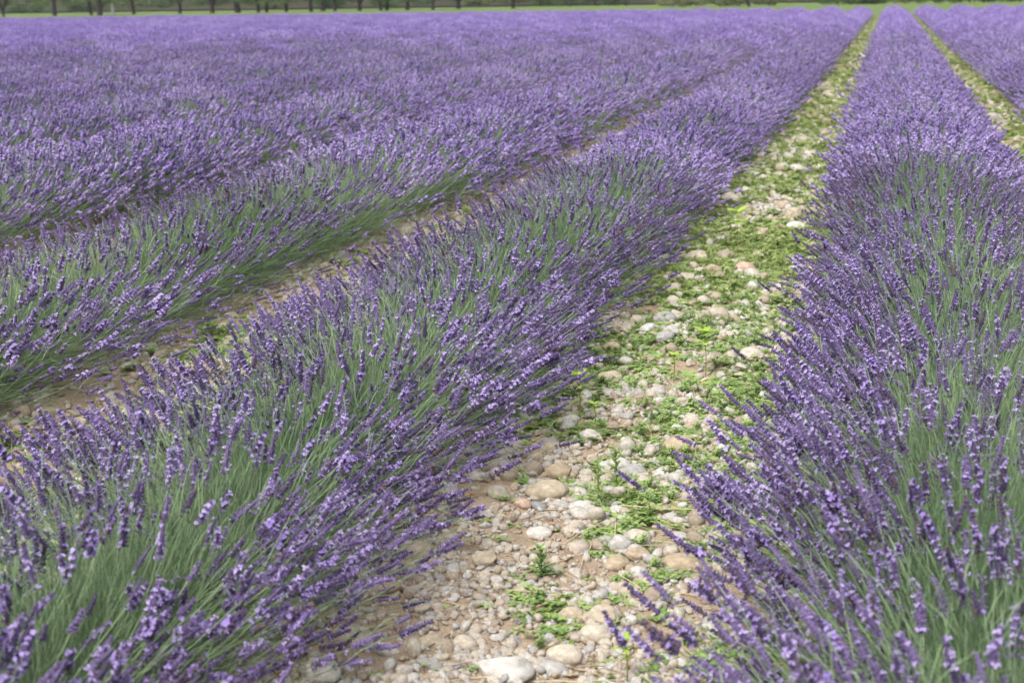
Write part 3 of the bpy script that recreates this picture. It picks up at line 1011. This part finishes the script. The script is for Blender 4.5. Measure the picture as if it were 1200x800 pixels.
P_, R_, S_, I_ = weed_cover([(20000, PATH_AB, 1.15, 1.9, 14, 0.62, -0.34, 0.40, 0.80),
                             (3000, HEDGE_X0 - 2.5 * PITCH_X, 0.9, 3.5, 30, 0.25, 0.05, 0.6, 1.1), (3000, PATH_AC, 0.8, 2.2, 20, 0.25, 0.05, 0.6, 1.1), ])
tag(scatter("weed_cover", P_, R_, S_, I_, NG_WEED), "low green weeds and grass growing among the path stones", None, None, "stuff")


WEEDS_SUNLIT = []
for m_ in WEEDS:
    c_ = m_.copy(); c_.materials[0] = M_WEED_SUNLIT; WEEDS_SUNLIT.append(c_)  # same sprigs, recoloured yellow green as if sunlit
P_, R_, S_, I_ = weed_cover([(32000, PATH_AB, 1.2, 6, 78, -0.15, -0.22, 0.5, 1.0), (30000, PATH_BD, 1.1, 5, 78, -0.2, -0.2, 0.55, 1.05)])
tag(scatter("weed_cover", P_, R_, S_, I_, scatter_group("far_weed_cover", proto_coll("far_weed_cover", WEEDS_SUNLIT))), "weeds coloured a sunlit yellow green speckling the far part of the stony strips", None, None, "stuff")


def seedling(x, y, h, kind, label, seed):
    rs = np.random.default_rng(seed)
    t = empty("weed_plant", (x, y, path_z(x, y)))
    tag(t, label, "weed", "single weeds standing up from the path")
    st = MB()
    top = np.array([rs.normal(0, 0.006), rs.normal(0, 0.006), h])
    tube(st, [[0, 0, -0.01], top * 0.5 + [0.003, 0, 0], top], [0.0019, 0.0016, 0.001], 5, 0, 0.5)
    mesh_obj("stem", st.mesh("stem", [M_WEEDSTEM if kind != 'herb' else M_WEED]), t)
    Z = np.array([0, 0, 1.0])
    if kind == 'broad':
        specs = [(0.62, 2, 0.5), (0.80, 3, 0.8), (1.0, 4, 1.0), (1.0, 3, 0.6)]
        for f, n_, k_ in specs:
            for j in range(n_):
                a = j * 6.28 / n_ + f * 9 + rs.normal(0, 0.2)
                mb = MB(); leaf(mb, np.zeros(3), [math.cos(a), math.sin(a), 0.35 if k_ < 1 else 0.8], rs.uniform(0.040, 0.058) * k_ * h / 0.16, rs.uniform(0.010, 0.014) * k_ * h / 0.16, Z, 0, rs.random(), seg=4)
                mesh_obj("leaf", mb.mesh("leaf", [M_WEED2]), t, top * f)
    else:
        for j in range(26):
            f = 0.1 + 0.9 * j / 25
            a = j * 2.4
            mb = MB(); leaf(mb, np.zeros(3), [math.cos(a), math.sin(a), 0.9], rs.uniform(0.022, 0.036) * (1.1 - 0.4 * f), rs.uniform(0.0035, 0.006), Z, 0, rs.random(), seg=3)
            mesh_obj("leaf", mb.mesh("leaf", [M_WEED]), t, top * f)


SEEDLINGS = []
#SEED_BEGIN
SEEDLINGS = [
    (-0.868, 4.070, 0.147, 'broad', 'tall yellow green seedling at the tips of the left hedge'),
    (-0.660, 4.639, 0.094, 'broad', 'yellow green seedling standing mid path, lower of two'),
    (-0.559, 4.716, 0.165, 'broad', 'tall thin seedling with a flat leafy top near the right hedge'),
    (-0.676, 6.931, 0.237, 'broad', 'bright yellow green seedling far up the path'),
    (-0.706, 2.878, 0.081, 'herb', 'single upright leafy green herb below the white oval stone'),
    (-0.430, 2.448, 0.090, 'broad', 'broad leaved weed beside the right hedge at the bottom of the path'),
    (-0.805, 3.994, 0.067, 'broad', 'short yellow green sprout beside the tall seedling'),
    (-0.679, 3.403, 0.133, 'herb', 'narrow leaved herb rising from the weed patch mid path'),
    (-0.655, 3.542, 0.106, 'herb', 'herb with upright narrow leaves behind the weed patch'),
]
#SEED_END
for i, s in enumerate(SEEDLINGS): seedling(*s, 70 + i)


# low broad weed clumps that can be told apart
CLUMPS = []
#CLUMP_BEGIN
CLUMPS = [
    (-0.921, 2.791, 1.0, 'clover', 'small weed near the narrow grey stone and the upright rounded tan stone'),
    (-0.859, 2.680, 1.1, 'rosette', 'rosette weed near the brown stone and the narrow grey stone'),
    (-0.900, 2.365, 1.4, 'rosette', 'rosette weed near the white chipped stone and the small cream stone'),
    (-0.797, 2.392, 1.2, 'clover', 'small weed near the small cream stone and the long tan stone'),
    (-0.722, 2.399, 1.0, 'clover', 'small weed near the big whitish stone and the flat cream stone'),
    (-0.723, 2.779, 1.5, 'rosette', 'rosette weed near the tan wedge shaped stone and the rounded tan stone'),
    (-0.649, 2.791, 1.2, 'clover', 'small weed near the rounded tan stone and the short tan stone'),
    (-0.529, 2.804, 1.6, 'clover', 'small weed near the short tan stone and the long tan stone'),
    (-0.662, 3.106, 1.0, 'clover', 'small weed near the smooth white oval stone and the round pale grey stone'),
    (-0.790, 2.691, 1.2, 'clover', 'small weed near the flat cream stone and the narrow grey stone'),
    (-0.945, 2.795, 1.1, 'rosette', 'rosette weed near the narrow grey stone and the upright rounded tan stone'),
    (-0.698, 3.386, 1.8, 'herb', 'narrow leaved herb near the pale stone and the large smooth tan stone'),
    (-0.603, 3.419, 1.6, 'rosette', 'rosette weed near the pale stone and the small white round stone'),
    (-0.687, 3.501, 1.8, 'grass', 'grass tuft near the pale stone and the angular brown stone'),
    (-0.769, 3.504, 1.2, 'grass', 'grass tuft near the angular brown stone and the large smooth tan stone'),
    (-0.559, 3.291, 1.6, 'clover', 'small weed near the pale stone and the round pale grey stone'),
    (-0.918, 3.351, 1.4, 'clover', 'small weed near the pinkish stone and the little dark blue grey stone'),
    (-0.921, 3.194, 1.3, 'rosette', 'rosette weed near the pinkish stone and the little dark blue grey stone'),
    (-0.851, 3.179, 1.2, 'clover', 'small weed near the pinkish stone and the smooth white oval stone'),
    (-0.852, 3.064, 1.2, 'clover', 'small weed near the smooth white oval stone and the tan wedge shaped stone'),
    (-0.724, 2.944, 1.0, 'clover', 'small weed near the tan wedge shaped stone and the smooth white oval stone'),
    (-0.697, 2.626, 1.2, 'rosette', 'rosette weed near the rounded tan stone and the flat cream stone'),
    (-0.630, 2.654, 1.2, 'clover', 'small weed near the rounded tan stone and the long tan stone'),
    (-0.595, 2.620, 1.2, 'rosette', 'rosette weed near the rounded tan stone and the cream oval stone'),
    (-0.548, 2.652, 1.2, 'clover', 'small weed near the long tan stone and the cream oval stone'),
    (-0.641, 2.549, 1.3, 'rosette', 'rosette weed near the broad cream stone and the flat grey stone'),
    (-0.602, 2.570, 1.1, 'clover', 'small weed near the broad cream stone and the cream oval stone'),
    (-0.481, 3.013, 1.6, 'clover', 'small weed near the second brown angular stone and the small grey stone'),
    (-0.441, 2.947, 1.6, 'clover', 'small weed near the long flat stone and the second brown angular stone'),
    (-0.480, 2.890, 1.6, 'clover', 'small weed near the short tan stone and the brown angular stone'),
    (-0.412, 2.858, 1.3, 'clover', 'small weed near the short tan stone and the long flat stone'),
    (-0.528, 3.372, 1.8, 'clover', 'small weed near the small white round stone and the pale stone'),
    (-0.454, 3.388, 1.8, 'rosette', 'rosette weed near the small white round stone and the small grey stone'),
    (-0.465, 3.549, 1.6, 'clover', 'small weed near the small white round stone and the flat brown slab'),
    (-0.458, 3.265, 1.6, 'clover', 'small weed near the small grey stone and the long flat stone'),
    (-0.925, 3.555, 1.1, 'clover', 'small weed near the angular brown stone and the tan round stone'),
    (-0.688, 3.756, 1.5, 'herb', 'narrow leaved herb near the white broken stone and the small white round stone'),
    (-0.653, 3.842, 1.5, 'herb', 'narrow leaved herb near the flat brown slab and the white broken stone'),
    (-0.630, 3.929, 1.6, 'clover', 'small weed near the flat brown slab and the white broken stone'),
    (-0.736, 3.948, 1.5, 'rosette', 'rosette weed near the white broken stone and the tan round stone'),
    (-0.575, 4.069, 1.6, 'rosette', 'rosette weed near the flat brown slab and the white broken stone'),
    (-0.568, 4.206, 1.6, 'clover', 'small weed near the flat brown slab and the tan stone'),
    (-0.506, 4.040, 1.4, 'grass', 'grass tuft near the flat brown slab and the small white round stone'),
]
#CLUMP_END
CM = {kd: [weed_mesh(kd, 200 + i).mesh("weed_clump", [M_WEED, M_WEEDSTEM]) for i in range(3)] for kd in ('clover', 'rosette', 'herb', 'grass')}
for i, (x, y, s, kd, lab) in enumerate(CLUMPS):
    o = mesh_obj("weed_clump", CM[kd][i % 3], None, (x, y, path_z(x, y)))
    s *= 0.42 + 0.07 * max(0, y - 2.6)
    o.scale = (s * 1.1, s * 1.1, s * 0.65); o.rotation_euler = (0, 0, random.random() * 6.28)
    tag(o, lab, "weed", "low weed clumps on the path")

# fallen and dry bits
def dry_blades(x, y, n, label, seed, spread=0.10):
    rs = np.random.default_rng(seed)
    t = empty("dry_grass_tuft", (x, y, path_z(x, y))); tag(t, label, "dry grass", "dry grass on the stony strips")
    for i in range(n):
        a = rs.random() * 6.28; L = rs.uniform(0.12, 0.24)
        d = np.array([math.cos(a), math.sin(a), 0])
        mb = MB(); b = rs.normal(0, 0.02, 3) * [1, 1, 0]
        tube(mb, [b, b + d * L * 0.25 + [0, 0, L * 0.4], b + d * L * 0.65 + [0, 0, L * 0.45], b + d * L + [0, 0, L * 0.2]], [0.0018, 0.0016, 0.0012, 0.0006], 4, 0, rs.random())
        mesh_obj("blade", mb.mesh("blade", [M_DRY]), t)


#DRY_BEGIN
dry_blades(-2.814, 4.394, 9, 'dry straw coloured grass hanging over the left strip beside the second hedge', 88)
dry_blades(-2.800, 4.217, 5, 'short dry grass at the foot of the second hedge, left edge', 60)
#DRY_END
P_, R_, S_, I_ = [], [], [], []
LIT = []
for i in range(5):
    mb = MB(); rs = np.random.default_rng(610 + i)
    L = 0.05 + 0.02 * i
    pts = [[-L, 0, 0.002], [-L * .3, rs.normal(0, .006), 0.005], [L * .3, rs.normal(0, .006), 0.004], [L, 0, 0.003]]
    tube(mb, pts, [0.0012, 0.0016, 0.0014, 0.0008], 4, 0, 0.3); LIT.append(mb.mesh("litter_twig", [M_TWIG if i % 2 else M_DRY]))
mb = MB(); leaf(mb, np.array([0, 0, 0.004]), [1, 0.1, 0.1], 0.03, 0.008, np.array([0, 0, 1.0]), 0, 0.4); LIT.append(mb.mesh("litter_leaf", [M_RUST]))
mb = MB(); leaf(mb, np.array([0, 0, 0.004]), [1, 0.1, 0.1], 0.035, 0.006, np.array([0, 0, 1.0]), 0, 0.4); LIT.append(mb.mesh("litter_leaf", [M_DRY]))
n = 1500
x_, y_ = path_points(n, PATH_AB, 1.4, 2.0, 14); x2, y2 = path_points(500, PATH_AC, 1.3, 2.3, 12)
x_, y_ = np.concatenate([x_, x2]), np.concatenate([y_, y2]); n = len(x_)
ix = np.where(rng.random(n) < 0.03, 5, np.where(rng.random(n) < 0.25, 6, rng.integers(0, 5, n)))
tag(scatter("plant_litter", np.stack([x_, y_, ground_z(x_, y_) + 0.018], 1), np.stack([rng.normal(0, .1, n), rng.normal(0, .1, n), rng.random(n) * 6.28], 1),
    np.repeat(rng.uniform(0.5, 1.0, (n, 1)), 3, 1), ix, scatter_group("plant_litter", proto_coll("plant_litter", LIT))), "dry twigs and dead leaves strewn over the stony ground", None, None, "stuff")


# ------------------------------------------------------------------ far side of the field
def bank_z(X, Y):
    e = np.clip((Y - 196) / 12.0, 0, 1)
    return -0.1 + (1.1 + 1.2 * (vnoise(X, Y, 0.045, 21) + 0.5) + 0.35 * vnoise(X, Y, 0.2, 22)) * e * e * (3 - 2 * e) + 0.25


grid_obj("bank", np.linspace(-260, 110, 200), np.linspace(192, 222, 24), bank_z, M_BANK, "low scrubby earth bank behind the orchard trees")
grid_obj("far_field", np.linspace(-500, 400, 40), np.linspace(222, 800, 30),
         lambda X, Y: 0.9 + 0.018 * (Y - 222) + 1.5 * vnoise(X, Y, 0.01, 23), M_FARFIELD, "pale green field rising gently behind the bank")


def leaf_cloud(mb, rs, centre, rad, n, size, m=0):
    c = rs.normal(0, 1, (n, 3)); c /= np.linalg.norm(c, axis=1)[:, None]
    c = c * (rs.random((n, 1)) ** 0.45) * rad + centre
    a = rs.normal(0, 1, (n, 3)); a /= np.linalg.norm(a, axis=1)[:, None]
    b = np.cross(a, rs.normal(0, 1, (n, 3))); b /= np.linalg.norm(b, axis=1)[:, None]
    s = rs.uniform(0.6, 1.3, (n, 1)) * size
    v = np.stack([c - a * s, c - b * s * 0.55, c + a * s, c + b * s * 0.55], 1).reshape(-1, 3)
    idx = np.arange(n)[:, None] * 4 + np.arange(4)[None, :]
    mb.v.append(v.astype(np.float32)); mb.r.append(np.repeat(rs.random(n), 4).astype(np.float32))
    mb.q.append(idx + mb.n); mb.qm.append(np.full(n, m)); mb.n += n * 4


def tree(x, y, r, h, fork, lean, label, bark, seed):
    rs = np.random.default_rng(seed)
    t = empty("orchard_tree", (x, y, float(terrain(np.array([[x]], float), np.array([[y]], float))[0, 0]) - 0.05))
    tag(t, label, "tree", "orchard trees along the far edge of the lavender field")
    mb = MB()
    fork *= 0.8; ftop = np.array([lean * fork, 0, fork])
    tube(mb, [[0, 0, -0.2], [0, 0, 0.15], ftop * 0.5 + [rs.normal(0, .04), 0, 0], ftop], [r * 1.35, r * 1.05, r * 0.9, r * 0.85], 10, 0, 0.2)
    mesh_obj("trunk", mb.mesh("trunk", [bark]), t)
    tips = []
    nb = int(rs.integers(3, 5))
    for j in range(nb):
        a = j * 6.28 / nb + rs.normal(0, 0.3); th = rs.uniform(0.35, 0.8)
        d = np.array([math.cos(a) * math.sin(th), math.sin(a) * math.sin(th), math.cos(th)])
        L = (h - fork) * rs.uniform(0.5, 0.7)
        e1 = ftop + d * L * 0.5; e2 = e1 + (d + np.array([0, 0, 0.5])) * L * 0.4
        mb = MB(); tube(mb, [ftop - [0, 0, 0.1], e1, e2], [r * 0.75, r * 0.5, r * 0.25], 7, 0, 0.3)
        for q_ in range(3):
            d2 = d + rs.normal(0, 0.5, 3); d2 /= np.linalg.norm(d2)
            st = ftop + (e2 - ftop) * rs.uniform(0.4, 0.9)
            tube(mb, [st, st + d2 * L * 0.3, st + d2 * L * 0.5 + [0, 0, 0.15]], [r * 0.25, r * 0.16, r * 0.06], 5, 0, 0.4)
            tips.append(st + d2 * L * 0.5)
        tips.append(e2); mesh_obj("limb", mb.mesh("limb", [bark]), t)
    mb = MB()
    for tp in tips:
        leaf_cloud(mb, rs, tp, np.array([0.85, 0.85, 0.6]) * rs.uniform(0.7, 1.1), 150, 0.10)
    for q_ in range(int(rs.integers(5, 12))):
        leaf_cloud(mb, rs, np.array([rs.uniform(-2.6, 2.6), rs.uniform(-1.2, 1.2), rs.uniform(1.1, 2.3)]), np.array([0.7, 0.6, 0.35]), 90, 0.10)
    mesh_obj("crown", mb.mesh("crown", [M_CROWN]), t)


def shrub(x, y, w, h, label, mat, seed, zb=0.0):
    rs = np.random.default_rng(seed)
    t = empty("shrub", (x, y, zb)); tag(t, label, "shrub", "shrubs along the far bank")
    mb = MB()
    for j in range(4):
        a = rs.random() * 6.28
        tube(mb, [[0, 0, -0.2], [math.cos(a) * w * .2, math.sin(a) * w * .2, h * 0.6]], [0.06, 0.02], 5, 0, 0.3)
    mesh_obj("stem", mb.mesh("stem", [M_BARK]), t)
    mb = MB()
    for j in range(int(6 + w * 2)):
        c = np.array([rs.uniform(-0.42, 0.42) * w, rs.uniform(-0.25, 0.25) * w, h * rs.uniform(0.2, 0.75)])
        leaf_cloud(mb, rs, c, np.array([0.28 * w ** 0.6 + 0.2, 0.4, h * 0.28]), 130, 0.11)
    mesh_obj("crown", mb.mesh("crown", [mat]), t)


mb = MB(); rs_ = np.random.default_rng(5)
for i in range(2600):
    X_, Y_ = rs_.uniform(-250, 90), rs_.uniform(199, 216)
    zz = float(bank_z(np.array([[X_]]), np.array([[Y_]]))[0, 0])
    leaf_cloud(mb, rs_, np.array([X_, Y_, zz + 0.1 + 1.3 * rs_.random() ** 2]), np.array([1.7, 0.8, 0.55]) * rs_.uniform(0.5, 1.2), 40, 0.16, int(rs_.random() < 0.35))
tag(mesh_obj("undergrowth", mb.mesh("undergrowth", [M_SHRUB, M_OLIVE])), "tangled low undergrowth covering the earth bank", None, None, "stuff")
TREES = []
#TREES_BEGIN
TREES = [
    (-96.52, 142.95, 0.144, 5.32, 1.0, 0, 'dark orchard tree, first trunk from the left end of the far edge', M_BARK),
    (-91.92, 145.97, 0.267, 5.41, 2.2, 0.02, 'dark orchard tree, second trunk from the left end of the far edge', M_BARK),
    (-89.69, 150.05, 0.173, 4.60, 2.2, -0.12, 'dark orchard tree, third trunk from the left end of the far edge', M_BARK),
    (-84.47, 143.08, 0.306, 5.76, 2.5, 0.0, 'dark orchard tree, fourth trunk from the left end of the far edge', M_BARK),
    (-84.79, 146.35, 0.192, 4.85, 1.5, 0.05, 'pale whitish trunk among the dark orchard trees', M_PALEBARK),
    (-87.38, 155.70, 0.229, 5.21, 2.0, -0.1, 'dark orchard tree, sixth trunk from the left end of the far edge', M_BARK),
    (-81.07, 155.20, 0.226, 5.21, 1.5, 0.02, 'dark orchard tree, seventh trunk from the left end of the far edge', M_BARK),
    (-76.20, 153.81, 0.272, 4.73, 1.25, 0.03, 'dark orchard tree, eighth trunk from the left end of the far edge', M_BARK),
    (-73.30, 154.51, 0.346, 5.80, 2.4, -0.05, 'dark orchard tree, ninth trunk from the left end of the far edge', M_BARK),
    (-70.38, 153.77, 0.221, 5.61, 1.5, 0, 'dark orchard tree, tenth trunk from the left end of the far edge', M_BARK),
    (-70.25, 155.83, 0.199, 4.60, 1.3, 0.05, 'dark orchard tree, eleventh trunk from the left end of the far edge', M_BARK),
    (-68.50, 157.47, 0.200, 5.39, 1.6, 0.05, 'dark orchard tree, twelfth trunk from the left end of the far edge', M_BARK),
    (-63.37, 152.60, 0.217, 4.55, 1.9, 0.0, 'dark orchard tree, thirteenth trunk from the left end of the far edge', M_BARK),
    (-64.88, 159.89, 0.302, 5.21, 2.2, 0.02, 'dark orchard tree, fourteenth trunk from the left end of the far edge', M_BARK),
    (-62.80, 158.45, 0.199, 5.82, 1.5, 0, 'dark orchard tree, fifteenth trunk from the left end of the far edge', M_BARK),
    (-59.98, 159.13, 0.249, 5.88, 1.2, 0.02, 'dark orchard tree, sixteenth trunk from the left end of the far edge', M_BARK),
    (-56.15, 155.79, 0.194, 5.70, 1.1, -0.1, 'dark orchard tree, seventeenth trunk from the left end of the far edge', M_BARK),
    (-55.71, 156.58, 0.195, 5.90, 1.2, 0.1, 'dark orchard tree, eighteenth trunk from the left end of the far edge', M_BARK),
    (-55.29, 162.62, 0.252, 4.65, 1.4, 0.02, 'dark orchard tree, nineteenth trunk from the left end of the far edge', M_BARK),
    (-49.38, 154.06, 0.190, 4.83, 1.5, 0, 'dark orchard tree, twentieth trunk from the left end of the far edge', M_BARK),
    (-49.77, 165.26, 0.254, 5.15, 1.2, 0.05, 'dark orchard tree, twenty-first trunk from the left end of the far edge', M_BARK),
    (-42.36, 162.61, 0.223, 4.95, 1.3, 0.02, 'dark orchard tree, twenty-second trunk from the left end of the far edge', M_BARK),
    (-13.76, 147.04, 0.150, 5.08, 1.0, -0.35, 'leaning dark tree standing alone behind the far hedge ends', M_BARK),
]
#TREES_END
for i, tr in enumerate(TREES): tree(*tr, 800 + i)
SHRUBS = []
#SHRUBS_BEGIN
SHRUBS = [
    (-44.97, 190.44, 5, 2.2, 'dark green bush right of the last orchard trunk', 'dark', -0.05),
    (-40.75, 186.23, 6, 2.6, 'broad dark green bush, second of the thicket', 'dark', -0.05),
    (-37.29, 187.15, 6, 2.4, 'dark bush in the middle of the thicket behind the field', 'dark', -0.05),
    (-32.59, 183.07, 6, 2.3, 'dark bush at the right end of the thicket', 'dark', -0.05),
    (-52.03, 199.22, 4, 1.6, 'pale olive bush behind the last orchard trunks', 'olive', -0.05),
    (-56.71, 197.97, 4, 1.5, 'olive bush between two orchard trunks', 'olive', -0.05),
    (-128.11, 195.02, 7, 1.5, 'low dark bush at the left end of the bank', 'dark', -0.05),
    (-118.91, 197.46, 6, 1.8, 'dark bush behind the leaning orchard trunk', 'dark', -0.05),
    (-86.96, 195.28, 5, 1.3, 'olive bush behind a pair of orchard trunks', 'olive', -0.05),
    (-108.83, 200.13, 7, 2.0, 'bush on the bank behind the leftmost group of trunks', 'dark', -0.05),
    (-77.22, 192.54, 4, 1.6, 'dark bush behind the closely set orchard trunks', 'dark', -0.05),
    (-67.86, 189.69, 4, 1.2, 'dark undergrowth bush behind the crossing trunks', 'dark', -0.05),
    (-21.44, 154.07, 5, 1.0, 'pale olive shrub left of the leaning lone tree', 'olive', -0.05),
    (-17.49, 155.12, 5, 1.1, 'olive shrub just left of the leaning lone tree', 'olive', -0.05),
    (-12.22, 156.52, 4, 0.9, 'olive shrub right of the leaning lone tree', 'olive', -0.05),
    (-5.12, 156.27, 5, 1.1, 'green shrub behind the hedges left of the weedy path', 'dark', -0.05),
    (-2.05, 154.95, 3.5, 0.9, 'small green shrub at the far end of the weedy path', 'dark', -0.05),
    (1.58, 160.18, 4, 1.2, 'olive shrub behind the end of the tall hedge', 'olive', -0.05),
    (4.79, 156.77, 5, 1.5, 'dark shrub right of the tall hedge end', 'dark', -0.05),
    (8.21, 157.68, 5, 1.6, 'dark shrub near the upper right corner', 'dark', -0.05),
    (12.06, 158.69, 5, 1.6, 'dark shrub in the upper right corner', 'dark', -0.05),
]
#SHRUBS_END
for i, s in enumerate(SHRUBS): shrub(*s[:5], {'dark': M_SHRUB, 'olive': M_OLIVE}[s[5]], 860 + i, s[6])


# ------------------------------------------------------------------ thin summer haze
hm = bpy.data.materials.new("haze_air"); hm.use_nodes = True
hn = hm.node_tree; hn.nodes.clear()
pv = hn.nodes.new("ShaderNodeVolumePrincipled"); pv.inputs["Density"].default_value = 0.0003
pv.inputs["Color"].default_value = (0.90, 0.92, 0.97, 1); pv.inputs["Anisotropy"].default_value = 0.2
ho = hn.nodes.new("ShaderNodeOutputMaterial"); hn.links.new(pv.outputs[0], ho.inputs["Volume"])
hb = MB()
hb.add([(x, y, z) for z in (-3, 22) for y in (-70, 1510) for x in (-710, 710)],
       [(0, 2, 3, 1), (4, 5, 7, 6), (0, 1, 5, 4), (1, 3, 7, 5), (3, 2, 6, 7), (2, 0, 4, 6)])
tag(mesh_obj("haze", hb.mesh("haze", [hm], False)), "thin pale haze over the field", None, None, "stuff")
